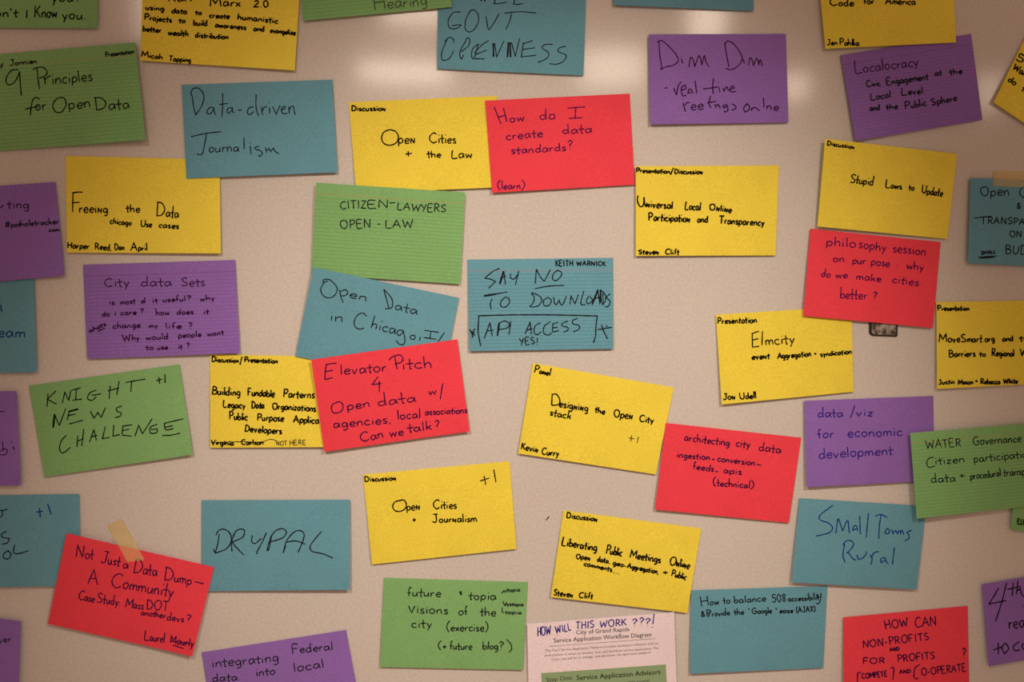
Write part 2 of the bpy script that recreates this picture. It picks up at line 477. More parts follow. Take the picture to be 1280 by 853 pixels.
board_mat, nt, b = principled('glossy_whiteboard', (0.64, 0.64, 0.64), 0.09, 0.5)
tc = nt.nodes.new('ShaderNodeTexCoord')
n = nt.nodes.new('ShaderNodeTexNoise'); n.inputs['Scale'].default_value = 5.0; n.inputs['Detail'].default_value = 5
nt.links.new(tc.outputs['Object'], n.inputs['Vector'])
ramp = nt.nodes.new('ShaderNodeMapRange')
ramp.inputs[1].default_value = 0.3; ramp.inputs[2].default_value = 0.7; ramp.inputs[3].default_value = 0.61; ramp.inputs[4].default_value = 0.66
nt.links.new(n.outputs[0], ramp.inputs[0]); n2 = nt.nodes.new('ShaderNodeTexNoise'); n2.inputs['Scale'].default_value = 450; n2.inputs['Detail'].default_value = 2
nt.links.new(tc.outputs['Object'], n2.inputs['Vector'])
speck = nt.nodes.new('ShaderNodeMapRange')               # fine speckle of a worn board
speck.inputs[1].default_value = 0.25; speck.inputs[2].default_value = 0.75; speck.inputs[3].default_value = 0.90; speck.inputs[4].default_value = 1.10
nt.links.new(n2.outputs[0], speck.inputs[0])
mul = nt.nodes.new('ShaderNodeMath'); mul.operation = 'MULTIPLY'
nt.links.new(ramp.outputs[0], mul.inputs[0]); nt.links.new(speck.outputs[0], mul.inputs[1]); nt.links.new(mul.outputs[0], b.inputs['Base Color'])
bp = nt.nodes.new('ShaderNodeBump'); bp.inputs['Strength'].default_value = 0.10; bp.inputs['Distance'].default_value = 0.00006
nt.links.new(n2.outputs[0], bp.inputs['Height']); nt.links.new(bp.outputs[0], b.inputs['Normal'])
board = box('whiteboard', (-1.2, 0.0, ZC - 0.66), (1.2, 0.018, ZC + 0.62), board_mat)
tag(board, 'large glossy off-white whiteboard that all the cards are stuck to', 'whiteboard')

# ---------------------------------------------------------------- what is stuck to it, from the lowest layer up
card([(179, -42), (376, -30), (368.4, 88), (175.3, 75.5)], 'yellow',
     'yellow card with three lines of small black writing, above the blue journalism card',
     (160, 0, 5.565), [
 ('title_lettering', 'black', 1.9, """
  275 12 440 14 30 50 Karl
  562 45 778 50 36 66 Marx
  868 52 975 56 40 50 2.0
 """),
 ('body_lettering', 'black', 1.9, """
  120 68 248 80 22 38 using
  300 92 405 100 22 38 data
  462 103 508 106 20 34 to
  560 125 700 133 22 34 create
  755 138 1040 166 24 42 humanistic
  110 138 300 158 23 42 Projects
  350 160 395 162 20 34 to
  448 178 545 184 24 42 build
  600 192 815 210 22 36 awareness
  868 218 945 222 22 38 and
  985 228 1165 248 22 36 evangelize
  100 218 228 230 22 40 better
  275 245 415 256 23 42 wealth
  462 262 692 276 22 40 distribution
 """),
 ('author_lettering', 'black', 1.7, """
  92 395 235 413 22 40 Micah
  278 422 430 432 22 38 Tapping
 """)], curl=((3, 1.6),))

card([(-75, -85), (124, -84), (121.5, 35.2), (-74, 34.5)], 'green',
     'green card in the top corner of the picture ending in "I know you"',
     (0, 0, 4.264), [
 ('body_lettering', 'black', 1.7, """
  272 12 392 8 36 60 you
  ~ 412 10 414 4
  -30 92 94 90 28 48 on't
  ~ 142 55 140 98
  180 94 305 94 34 62 Know
  330 102 440 104 32 50 you
  ~ 447 102 450 100
 """)])

card([(-27, 70), (168.9, 52.8), (181.8, 174.7), (-15, 190)], 'green_ruled',
     'dark green lined card with large black writing about nine principles, below the top corner card',
     (0, 0, 4.264), [
 ('author_lettering', 'black', 1.4, """
  -40 368 20 350 18 30 by
  48 350 192 338 17 32 Jonnien
 """),
 ('heading_lettering', 'black', 1.4, """
  558 304 715 284 15 26 Presentation
 """),
 ('title_lettering', 'black', 1.5, """
  ~ 95 372 60 375 35 405 30 438 50 452 80 430 100 385|100 380 105 450 110 508
  ~ 193 366 198 420 206 476|170 372 195 360 225 360 246 382 236 405 206 416
  ~ 232 410 237 450|236 425 250 410 266 405
  272 450 490 430 36 66 inciples
  ~ 207 530 190 520 172 530 162 570 158 615|130 582 175 572 200 570
  185 590 242 585 34 60 or
  ~ 330 520 300 525 276 560 290 595 320 598 345 565 342 530 325 518
  360 582 480 572 36 60 pen
  500 588 690 576 34 72 Data
 """)], lifts=(.8, 3.0, 6.0, 1.2), bulge=.5, curl=((2, 1.5),))

card([(436, 127.7), (621, 119.8), (629.5, 234), (445.3, 242)], 'yellow',
     'yellow card reading "Open Cities + the Law", partly under a red card',
     (425, 110, 6.32), [
 ('heading_lettering', 'black', 1.8, "88 182 358 180 25 42 DiscussioÑ"),
 ('title_lettering', 'black', 1.7, """
  ~ 390 330 345 350 326 395 345 440 392 454 440 435 458 392 440 348 392 330
  455 440 592 440 46 60 peÑ
  700 436 915 436 44 86 Cities
  512 548 570 545 60 60 +
  685 552 795 548 34 58 the
  875 556 1045 552 38 64 Law
 """)])

card([(606.6, 125.8), (787.2, 117.1), (793.5, 231), (615, 241)], 'red',
     'red card asking how to create data standards, overlapping a yellow card',
     (600, 110, 6.32), [
 ('title_lettering', 'violet', 1.5, """
  ~ 112 150 165 286|185 160 212 270|142 232 205 216
  235 274 352 262 40 60 ow
  468 250 598 246 45 88 do
  ~ 690 162 760 155 830 152|755 160 750 238|702 243 805 237
  205 414 495 386 40 72 create
  650 366 885 356 38 84 data
  245 524 680 498 38 68 standards
  690 488 735 484 40 70 ?
 """),
 ('note_lettering', 'violet', 1.5, "135 800 355 798 32 66 (learn)")])

card([(395, 228.4), (581.3, 240.6), (575.3, 355.4), (389, 343)], 'green_ruled',
     'light green lined card headed "citizen lawyers" in black capitals',
     (360, 220, 5.333), [
 ('title_lettering', 'pen', 1.4, """
  345 222 520 216 40 56 CITIZ
  525 216 668 212 40 56 EN
  ~ 672 180 710 178
  722 222 880 236 40 52 LAW
  880 236 1052 242 40 54 YERS
  345 352 550 345 40 58 OPEN
  ~ 592 322 612 320
  645 348 832 346 40 58 LAW
 """)])

card([(82.2, 195), (274.5, 199.5), (276, 317), (83.4, 316)], 'yellow',
     'yellow card reading "Freeing the Data", its top corner under a blue card',
     (0, 180, 4.414), [
 ('title_lettering', 'black', 1.7, """
  ~ 404 270 402 330 402 376|398 270 430 266 458 266|402 325 440 322
  438 378 600 380 32 44 reeiÑg
  700 376 778 378 27 46 the
  862 398 990 406 32 82 Data
 """),
 ('body_lettering', 'black', 1.7, """
  610 440 730 450 20 34 chicago
  780 456 842 460 20 38 Use
  880 462 990 468 20 32 cases
 """),
 ('author_lettering', 'black', 1.7, """
  372 574 495 580 21 36 Harper
  525 582 618 588 21 38 Reed,
  635 586 690 586 20 36 Dan
  725 590 818 588 20 46 April
 """)])

card([(226.9, 106.1), (415.7, 99.5), (421.8, 215.5), (233.1, 223.2)], 'blue',
     'blue card reading "Data-driven Journalism" in black pen',
     (220, 90, 6.095), [
 ('title_lettering', 'pen', 1.35, """
  ~ 112 165 126 195 132 255 150 328|112 168 125 132 165 122 202 155 212 205 190 270 146 330
  ~ 290 275 260 270 238 295 240 318 265 315 286 285|288 270 292 308 302 328
  ~ 355 160 355 240 350 342|328 248 395 240
  ~ 430 275 400 275 388 300 400 315 425 292|428 270 430 300 442 312
  ~ 470 292 500 290
  ~ 590 265 555 275 543 310 560 325 595 300|610 170 608 250 615 300 628 336
  ~ 650 265 658 330|655 300 670 272 692 262
  ~ 712 272 712 320|706 236 710 232
  ~ 735 262 762 322 792 255
  ~ 800 290 830 278 830 262 808 270 802 300 820 318 848 314
  ~ 858 262 862 318|860 290 880 262 895 268 900 300 908 328
  ~ 114 494 170 480 230 468 342 455|232 470 218 550 202 618 182 632 160 624
  248 614 482 605 42 60 ourna
  ~ 517 500 518 590
  ~ 565 565 570 628|560 545 563 540
  ~ 632 566 602 574 606 590 642 600 656 620 640 645 625 632
  ~ 680 575 690 616|690 600 708 584 722 612|722 602 742 582 754 606 786 624
 """)])

card([(262.5, 443), (447, 447), (449, 559), (262.8, 560)], 'yellow',
     'yellow card with four black lines about fundable partnerships, its side under a red card',
     (250, 430, 6.094), [
 ('heading_lettering', 'black', 1.9, """
  88 136 300 144 22 42 Discussion
  ~ 326 98 310 160
  342 138 600 150 24 42 Presentation
 """),
 ('title_lettering', 'black', 1.9, """
  90 384 312 395 36 68 Building
  370 392 578 405 36 56 Fundable
  640 405 880 414 36 62 Parterns
  178 480 352 492 32 56 Legacy
  400 488 498 490 32 54 Data
  558 495 890 515 32 52 Organizations
  225 574 370 582 34 62 Public
  442 582 648 590 34 58 Purpose
  720 598 912 608 34 60 Applica
  345 665 632 688 34 54 Developers
 """),
 ('author_lettering', 'black', 1.8, """
  85 768 262 774 24 40 Virginia
  320 770 492 768 24 42 Carlson
 """),
 ('note_lettering', 'pen', 1.0, """
  ~ 85 752 300 746 470 748 530 730 570 730 592 742
  590 774 672 774 30 36 NOT
  692 772 814 768 30 38 HERE
 """)])

card([(391.5, 334), (573.8, 372.5), (551.7, 484), (369.4, 445.6)], 'blue',
     'tilted blue card reading "Open Data in Chicago", between a green and a red card',
     (360, 320, 5.333), [
 ('title_lettering', 'pen', 1.4, """
  ~ 232 178 238 158 275 158 315 195 325 230 300 270 255 278 225 252 218 218 240 178 265 166
  ~ 340 225 350 270 365 312|345 238 380 225 396 245 378 264 355 265
  402 272 520 304 36 60 en
  ~ 634 225 650 280 668 346|634 222 685 280 692 335 672 350 642 350
  705 355 858 392 35 70 ata
  275 432 366 442 42 68 in
  ~ 520 402 495 380 460 395 438 435 445 472 475 488 502 480
  545 478 712 524 40 88 hica
  ~ 762 496 735 495 722 512 735 530 758 515 766 496|766 500 776 560 766 590 735 586 718 562
  806 552 846 560 34 40 o
  ~ 880 540 874 564
  ~ 908 496 1005 510|950 505 944 548|902 544 988 556
  ~ 1042 510 1000 572
 """)])

card([(389, 449.7), (571.7, 424.4), (587.2, 539.7), (405.3, 565)], 'red',
     'bright red card reading "Elevator Pitch" above "Can we talk?"',
     (380, 415, 5.332), [
 ('title_lettering', 'plum', 1.5, """
  ~ 148 215 140 270 138 316|142 222 180 212 215 210|142 266 190 256|138 318 190 306
  240 286 548 262 40 66 levator
  ~ 562 188 590 165 635 155 656 180 640 205 602 214|602 165 608 210 618 250
  650 250 855 240 42 82 itch
  ~ 490 300 450 352 512 344|498 328 498 402
  ~ 215 470 185 490 186 530 215 542 250 525 258 490 240 468 212 470
  285 522 440 500 38 60 pen
  488 494 745 465 36 96 data
  828 420 885 412 32 50 w
  ~ 922 345 906 450
  195 642 580 608 36 60 agencies,
  620 586 775 574 34 70 local
  805 556 1088 542 28 52 associations
  375 736 528 706 38 70 Can
  570 700 662 690 36 50 we
  690 672 852 652 36 68 talk
  875 654 908 650 36 66 ?
 """)], curl=((2, 1.2),))

card([(811, 42.8), (982.3, 42.3), (985.6, 153.1), (813, 155.5)], 'purple',
     'purple card headed with a repeated three-letter word above "real-time meetings online"',
     (790, 30, 6.095), [
 ('title_lettering', 'plum', 1.4, """
  ~ 192 140 212 126 240 134 292 182 340 240 350 285 310 315 262 325 210 344|206 135 212 240 230 350
  ~ 375 265 386 302|374 246 377 242
  ~ 432 328 444 252|444 252 462 266 476 326|476 326 496 268 510 240 520 262 530 314|530 314 544 256 552 238 562 290 586 326
  ~ 706 165 715 138 735 130 765 145 808 195 835 250 830 290 790 332 745 348 712 338|705 145 718 230 736 328
  ~ 846 265 854 302|846 246 849 242
  ~ 886 316 896 256|896 256 912 270 924 318|924 318 938 280 948 262 958 275 964 312|964 312 972 276 980 272 990 322
 """),
 ('body_lettering', 'plum', 1.5, """
  ~ 245 488 270 485
  ~ 318 490 338 542|338 540 352 470 375 440
  ~ 372 505 408 492 400 465 378 480 376 520 390 548 412 540
  ~ 450 500 432 498 425 525 448 522|450 498 462 530
  ~ 478 430 492 530
  ~ 540 494 600 488 655 478|620 412 612 480 618 532
  ~ 660 482 668 520|656 448 659 444
  ~ 690 488 702 518|700 505 720 478 736 512
  ~ 745 500 776 488 766 470 746 490 752 516 792 514
  ~ 388 600 406 668|400 622 420 598 440 602
  445 656 548 650 50 60 ee
  ~ 598 548 585 600 598 640|570 600 640 590
  ~ 630 610 640 640|640 625 655 612 672 642
  ~ 722 612 692 624 702 642 724 622 730 655 712 670 698 664
  ~ 762 608 790 628 784 648 758 656
  ~ 880 600 850 640 860 672 892 650 886 615 862 618
  ~ 908 640 912 662|910 650 930 635 946 642 972 662
  ~ 1000 562 1004 636
  1022 650 1116 662 36 50 ne
 """)], lifts=(3.2, 1.2, 2.6, 4.0))

card([(1050.6, 69), (1213.9, 42.3), (1228, 150), (1069.6, 176.1)], 'purple_ruled',
     'tilted purple lined card about local level and the public sphere, under a yellow card',
     (1010, 0, 4.611), [
 ('title_lettering', 'plum', 1.3, "268 426 635 384 36 76 Localocracy"),
 ('body_lettering', 'pen', 1.6, """
  335 506 415 498 22 42 Civic
  450 496 690 462 24 42 Engagement
  728 442 768 438 20 36 at
  815 436 890 425 20 38 the
  358 582 475 566 22 42 Local
  535 554 660 543 22 44 Level
  355 642 412 638 20 34 and
  448 636 515 630 20 36 the
  555 634 680 612 22 44 Public
  708 612 858 584 24 42 Sphere
 """)])

card([(1021, -47), (1190.5, -53), (1194.9, 53.1), (1031.9, 60.9)], 'yellow',
     'yellow card at the top, overlapping a tilted purple lined card',
     (1010, 0, 6.4), [
 ('title_lettering', 'black', 1.8, """
  172 52 368 54 32 62 Code
  445 40 530 40 30 52 for
  620 40 860 46 32 56 America
 """),
 ('author_lettering', 'black', 1.6, """
  150 360 235 362 26 42 Jen
  252 362 410 368 28 56 Pahlka
 """)], lifts=(3, 1, 3, 5))

card([(770, -103), (944, -96), (942, 13.8), (766.9, 6.3)], 'blue',
     'plain blue card edge at the top of the picture, above the purple meetings card', (0, 0, 1), [])

card([(548, -28), (733, -18), (729.4, 94.5), (546.3, 86)], 'blue',
     'blue card reading "govt openness" in large black capitals',
     (530, 0, 5.818), [
 ('title_lettering', 'pen', 1.25, """
  ~*415 -30 415 10|*445 -30 440 12|415 -8 445 -8
  ~ 530 -40 508 30 545 28 602 18|668 -40 650 32 680 34 718 28
  ~ 265 90 212 94 176 150 184 202 215 212 250 202 270 182|205 190 265 180
  ~ 335 80 305 140 298 205 325 235 365 215 396 150 385 92 350 74 325 95
  ~ 450 122 462 200 470 220 500 180 546 100
  ~ 584 98 700 88 815 97|635 100 622 155 594 218
  ~ 150 305 180 274 212 285 216 312|165 290 130 380 130 430 150 440 185 425 216 370
  ~ 296 318 310 282 330 284 325 330 270 380|302 300 262 375 262 415 275 432 286 400
  ~ 395 320 352 360 346 415 365 430|395 320 366 420|366 386 420 330 470 296|370 400 455 366|352 428 440 430
  ~*502 316 505 415|512 316 528 420
  ~ 525 420 580 300
  ~*612 310 606 418|*624 310 628 418
  ~ 634 310 662 412|662 412 695 280
  ~ 722 310 706 415|718 322 788 298|714 362 806 350|702 416 815 404
  ~ 935 325 880 326 858 352 904 385 892 425 830 456 840 445
  ~ 1032 338 985 350 976 378 1034 404 1010 450 960 468 912 464
 """)])

card([(371, -92), (556, -108), (565, 8.6), (378.6, 25.8)], 'green_ruled',
     'green lined card cut off by the picture top, overlapping a blue card corner',
     (370, 0, 5.818), [
 ('title_lettering', 'grey', 1.3, "562 72 955 34 52 115 Hearing")], curl=((2, 1.0),))

card([(794.8, 207.8), (973.6, 206.8), (969.5, 319.4), (794.8, 320)], 'yellow',
     'yellow card about universal local online participation and transparency',
     (780, 195, 6.095), [
 ('heading_lettering', 'black', 1.9, """
  92 126 345 136 22 38 Presentation
  ~ 372 90 350 146
  378 138 592 140 23 40 DiscussioÑ
 """),
 ('title_lettering', 'black', 1.9, """
  ~ 106 305 102 345 120 388 145 380 152 320|150 318 155 360 165 392
  168 394 365 408 36 64 Ñiversal
  455 412 575 420 36 66 Local
  640 414 812 440 32 52 OÑliÑe
  182 496 495 508 35 66 ParticipatioÑ
  550 508 632 512 32 52 and
  712 520 1065 536 34 64 Transparency
 """),
 ('author_lettering', 'black', 1.8, """
  110 750 262 750 24 36 SteveÑ
  310 752 415 752 25 44 Clift
 """)])

card([(1031.3, 173.4), (1196.5, 192.5), (1184.1, 298.8), (1021.9, 283.2)], 'yellow',
     'yellow card with one line about stupid laws, above the red philosophy card',
     (1010, 160, 4.611), [
 ('heading_lettering', 'black', 1.7, "108 100 268 122 16 28 DiscussioÑ"),
 ('title_lettering', 'black', 1.7, """
  240 318 375 334 28 56 Stupid
  445 346 540 356 23 50 Laws
  580 360 612 362 20 36 to
  652 378 775 398 26 50 Update
 """)])

card([(894.9, 393.6), (1064.4, 383.1), (1067.1, 489.9), (902.2, 505.9)], 'yellow',
     'yellow card whose large one-word title sits above a line about event aggregation',
     (880, 360, 5.505), [
 ('heading_lettering', 'black', 1.8, "92 248 372 241 26 44 Presentation"),
 ('title_lettering', 'black', 1.6, """
  ~ 338 312 340 412|335 320 360 308 386 302|340 362 382 352|340 412 386 405
  ~ 410 298 406 398
  430 396 632 384 44 70 mcity
 """),
 ('body_lettering', 'black', 1.8, """
  335 496 460 490 25 40 eveÑt
  515 490 745 474 25 40 Aggregation
  765 466 782 464 18 20 +
  808 476 1018 457 22 36 syndication
 """),
 ('author_lettering', 'black', 1.8, """
  130 770 218 768 26 44 JoÑ
  250 768 368 760 26 48 Udell
 """)])

card([(1170.5, 377.7), (1338, 375), (1340, 478), (1171.3, 486.4)], 'yellow',
     'yellow card cut off by the side of the picture, next to the red philosophy card',
     (1150, 360, 6.09), [
 ('heading_lettering', 'black', 1.8, "132 172 382 172 21 44 Presentation"),
 ('title_lettering', 'black', 1.8, """
  142 412 312 412 34 66 Move
  315 412 478 412 32 64 Smart
  ~ 484 410 487 408
  500 410 575 408 30 50 org
  635 406 718 402 26 42 and
  765 402 880 400 26 44 the
  222 526 428 520 31 58 Barriers
  460 520 508 520 24 40 to
  552 518 725 520 31 58 Regional
  770 518 900 518 31 58 Work
 """),
 ('author_lettering', 'black', 1.8, """
  140 736 268 730 22 36 Justin
  295 736 412 733 23 40 Mason
  428 722 450 720 26 30 +
  468 732 620 732 24 44 Rebecca
  645 728 752 728 24 40 White
 """)])

# a small square magnet on the board, its upper half under the red card
mg = Sheet([(1087.2, 392), (1122.8, 394), (1122.2, 421.2), (1087.0, 419.8)], (1.7,) * 4, 0.0)
def rounded(u0, v0, u1, v1, r, k=5):
    w, h = (mg.corner[1] - mg.corner[0]).length, (mg.corner[3] - mg.corner[0]).length
    out = []
    for cu, cv, a0 in ((u1 - r / w, v0 + r / h, -90), (u1 - r * .3 / w, v1 - r * .3 / h, 0), (u0 + r / w, v1 - r / h, 90), (u0 + r / w, v0 + r / h, 180)):
        rr = r * .3 if a0 == 0 else r
        for i in range(k + 1):
            a = math.radians(a0 + 90 * i / k)
            out.append((cu + rr * math.cos(a) / w, cv + rr * math.sin(a) / h))
    return out
def slab(name, loop, z0, z1, inset, mat, parent):
    V, n = [], len(loop)
    cu, cv = sum(p[0] for p in loop) / n, sum(p[1] for p in loop) / n
    for z, k in ((z0, 1.0), (z1 - .4 * inset, 1.0), (z1, 1.0 - .06 * inset)):
        for u, v in loop:
            p = mg.local(cu + (u - cu) * k, cv + (v - cv) * k)
            V.append(Vector((p.x, -z / 1000, p.z)))
    Fc = [tuple(range(2 * n, 3 * n)), tuple(reversed(range(n)))]
    for a in (0, n):
        for i in range(n): Fc.append((a + i, a + (i + 1) % n, a + n + (i + 1) % n, a + n + i))
    return mesh_object(name, V, Fc, mat, parent)
mroot = bpy.data.objects.new('magnet', None); mroot.empty_display_size = .01
mroot.matrix_world = mg.mat; COL.objects.link(mroot)
tag(mroot, 'small dark magnet with a scuffed pale face, half under the red philosophy card', 'magnet')
slab('magnet_body', rounded(0, 0, 1, 1, .004), 0.02, 1.5, 1, principled('dark_magnet_rubber', (0.014, 0.011, 0.008), .45, .5)[0], mroot)
pm, nt, b = principled('scuffed_metal_face', (0.4, 0.36, 0.34), .45, .5)
tc = nt.nodes.new('ShaderNodeTexCoord'); n = nt.nodes.new('ShaderNodeTexNoise'); n.inputs['Scale'].default_value = 170; n.inputs['Detail'].default_value = 3
nt.links.new(tc.outputs['Object'], n.inputs['Vector'])
rp = nt.nodes.new('ShaderNodeValToRGB'); rp.color_ramp.elements[0].position = .38; rp.color_ramp.elements[0].color = (.03, .02, .014, 1)
rp.color_ramp.elements[1].position = .6; rp.color_ramp.elements[1].color = (.42, .38, .36, 1)
nt.links.new(n.outputs[0], rp.inputs[0]); nt.links.new(rp.outputs[0], b.inputs['Base Color'])
slab('face_plate', rounded(.08, .3, .93, .93, .003), 1.5, 1.56, 0, pm, mroot)

card([(1013, 285.9), (1175.8, 302.8), (1166.2, 410.3), (1004.2, 394.9)], 'red',
     'red card reading "philosophy session on purpose" with a magnet showing below it',
     (990, 275, 5.505), [
 ('title_lettering', 'violet', 1.5, """
  232 176 438 192 40 66 philo
  455 194 645 218 40 64 sophy
  690 222 918 246 40 60 session
  280 288 358 292 32 50 on
  412 300 505 308 32 50 pur
  540 310 668 324 34 50 pose
  712 328 730 330 26 40 :
  782 336 905 350 36 62 why
  198 390 262 396 28 58 do
  298 398 380 402 28 40 we
  438 410 610 428 30 56 make
  685 432 870 456 34 56 cities
  328 540 512 548 38 84 better
  555 552 582 552 34 56 ?
 """)])

card([(584.3, 324.6), (766.5, 322.4), (766.5, 436.3), (586.8, 439.3)], 'blue_ruled',
     'blue lined card in black capitals saying no to downloads, with a boxed line below',
     (570, 310, 5.818), [
 ('author_lettering', 'black', 1.5, """
  722 134 850 132 40 46 KEITH
  875 130 1088 132 28 34 WARNICK
 """),
 ('title_lettering', 'pen', 1.45, """
  ~ 318 150 268 172 208 222|208 222 250 230 286 246 262 270 235 297
  ~*345 170 316 265
  ~ 345 170 358 268|320 225 362 205
  ~ 395 188 396 222 420 228 445 198|454 168 430 272
  ~ 582 155 574 262|584 160 612 215 640 246|640 246 684 158
  ~ 738 162 706 190 700 228 725 240 755 215 766 182 738 164
  ~ 570 298 680 280 785 275
  ~*200 352 290 338
  ~ 290 338 372 322|262 372 248 410 256 452
  ~ 350 365 326 390 324 422 352 434 385 405 380 368 350 362
  ~ 545 332 566 365 556 405 534 430|548 328 600 350 622 385 592 425 540 434
  ~ 662 362 634 388 640 422 676 418 690 385 664 360
  ~ 708 360 714 405 728 415 748 382 758 412 775 412 800 352
  ~ 826 415 834 350 862 410 888 342
  ~ 928 315 905 408 942 414
  ~ 962 355 945 390 962 412 990 382 968 352
  ~*988 415 1032 305|1030 305 1046 415
  ~ 1004 370 1050 360
  ~*1050 305 1052 400|1068 320 1070 420|1052 310 1086 345 1082 395 1056 410
  ~ 1122 335 1095 362 1120 392 1106 428 1080 432
 """),
 ('box_lettering', 'pen', 1.6, """
  ~ 158 497 400 490 700 490 1030 497|166 498 160 600 168 660 180 716|1026 497 1016 580 1014 640 998 692
  ~ 96 592 118 618 136 616|138 590 118 622 122 655|104 610 138 640
  ~ 1030 596 1132 580|1056 560 1075 610 1102 662|1088 570 1102 572
 """),
 ('body_lettering', 'pen', 1.45, """
  ~ 246 545 204 662|246 545 262 642|224 606 272 600
  ~*312 550 300 640
  ~ 306 552 355 534 386 560 364 586 310 596|396 535 384 632
  ~ 536 540 500 628|536 540 546 632|512 600 552 590
  ~ 612 545 572 572 566 618 590 632 616 612|684 538 640 572 634 618 668 636 692 620
  ~ 702 552 698 612|702 552 742 545|700 584 738 578|698 614 746 604
  ~ 812 535 772 550 770 570 806 578 812 598 780 616
  ~ 882 515 846 530 850 555 890 566 894 592 850 612
  460 712 575 700 42 56 YES
  ~ 590 655 588 690|588 704 590 702
 """)], lifts=(0.7, 0.7, 3.0, 3.0))

card([(103.7, 331.1), (294, 325), (299.6, 441.5), (109, 449)], 'purple_ruled',
     'purple lined card headed "city data sets" with small questions underneath',
     (90, 310, 5.686), [
 ('title_lettering', 'plum', 1.35, """
  228 278 410 272 42 62 City
  490 275 710 272 38 72 data
  775 274 945 272 40 64 Sets
 """),
 ('body_lettering', 'plum', 1.5, """
  265 405 305 402 22 34 is
  345 402 450 394 22 38 most
  492 394 525 392 22 40 of
  572 390 610 388 22 38 it
  645 384 808 378 22 44 useful
  818 378 850 376 20 42 ?
  910 380 1015 370 24 42 why
  215 486 270 484 22 38 do
  300 480 318 479 22 34 i
  345 478 460 472 22 34 care
  485 470 515 468 22 40 ?
  598 480 695 474 24 52 how
  745 474 865 470 22 40 does
  935 470 972 470 22 46 it
  290 572 488 566 24 46 change
  545 572 612 566 22 34 my
  665 576 780 572 24 46 life
  830 576 862 574 24 46 ?
  360 666 480 656 26 50 Why
  525 655 685 648 24 46 would
  755 640 920 630 24 46 people
  962 628 1080 616 22 38 want
  525 726 580 724 22 42 to
  605 724 682 720 20 30 use
  755 720 786 718 22 40 it
  815 718 840 716 24 44 ?
 """),
 ('note_lettering', 'plum', 1.5, """
  125 604 245 552 22 38 whats
  ~ 184 594 236 570|203 612 206 614
 """)])

card([(35.9, 482.3), (224.3, 455.6), (241.2, 568.6), (55.8, 596.5)], 'green',
     'tilted green card in spaced black capitals about a news challenge',
     (0, 440, 5.016), [
 ('title_lettering', 'black', 1.45, """
  ~ 302 262 296 346|352 245 298 298 356 330
  ~ 392 322 408 252 432 308 446 240
  ~ 452 242 508 226|480 234 476 300|455 304 516 298
  ~ 606 240 566 258 550 292 578 306 606 282|578 274 636 264
  ~ 692 214 686 296|748 184 734 270|676 246 748 228
  ~ 788 194 850 182 912 172|826 188 822 252
  ~*334 478 344 392
  ~ 342 392 374 464|374 464 414 356
  ~ 436 372 424 428|*432 376 492 360|424 402 476 392|436 454 522 430
  ~ 568 372 592 418 616 382 636 414 664 350
  ~ 766 342 736 352 736 374 760 384 756 404 722 414
  ~ 418 525 386 560 374 608 396 636 442 600
  ~ 490 525 484 598|528 484 514 592|486 562 528 545
  ~ 562 568 592 488 606 556|570 536 612 524
  ~ 662 470 645 546 688 538|716 460 710 530 756 520
  ~ 772 470 768 520|768 468 832 458|770 496 812 486|768 524 826 530
  ~ 848 530 872 460 894 516 956 420
  ~ 988 455 946 474 944 510 984 508 986 484 948 490
  ~ 1032 448 1040 490 1090 482|1032 450 1150 422|1034 476 1084 464|1018 526 1070 524 1130 512
 """),
 ('vote_mark', 'black', 1.6, "~ 980 182 1016 172|996 158 1002 200|1034 140 1036 196")])

card([(666, 454), (842.2, 484.6), (819.7, 593.4), (647.8, 567.2)], 'yellow',
     'tilted yellow card reading "Designing the Open City stack"',
     (635, 440, 5.332), [
 ('heading_lettering', 'black', 1.8, "172 138 282 162 24 52 PaÑel"),
 ('title_lettering', 'black', 1.8, """
  ~ 296 288 292 360|292 290 322 286 346 320 340 355 292 362
  342 372 535 404 32 50 esigÑiÑg
  580 408 648 422 26 44 the
  705 438 830 456 34 54 OpeÑ
  875 470 970 480 28 46 City
  278 426 420 454 28 58 stack
 """),
 ('vote_mark', 'grey', 1.2, "~ 805 578 842 585|826 562 820 602|870 572 862 612"),
 ('author_lettering', 'black', 1.8, """
  85 650 200 674 28 42 KeviÑ
  225 684 340 700 28 48 Curry
 """)])

card([(832.3, 529), (1001.6, 547.5), (986.1, 654), (818.7, 637.2)], 'red',
     'tilted red card about architecting city data, overlapping a yellow card',
     (805, 515, 5.686), [
 ('title_lettering', 'plum', 1.5, """
  285 206 605 246 34 62 architecting
  650 246 750 260 36 58 city
  812 274 972 298 34 66 data
 """),
 ('body_lettering', 'plum', 1.5, """
  232 326 465 346 28 48 ingestion
  ~ 480 338 500 341
  520 352 785 386 28 44 conversion
  ~ 800 376 832 381
  345 408 495 428 28 52 feeds
  ~ 505 426 525 428
  562 436 692 450 28 46 apis
  485 524 780 548 28 60 (technical)
 """)])

card([(1005.4, 501.3), (1166.7, 495.2), (1168, 601.4), (1008.6, 609.2)], 'purple',
     'purple card written in blue ink about economic development',
     (990, 485, 4.414), [
 ('title_lettering', 'indigo', 1.5, """
  142 162 282 160 28 58 data
  ~ 346 98 322 166
  352 156 445 156 28 44 viz
  140 280 232 275 30 52 for
  305 272 608 266 32 50 economic
  148 392 555 370 34 58 development
 """)], lifts=(2.4, .8, 2.2, 5.0))

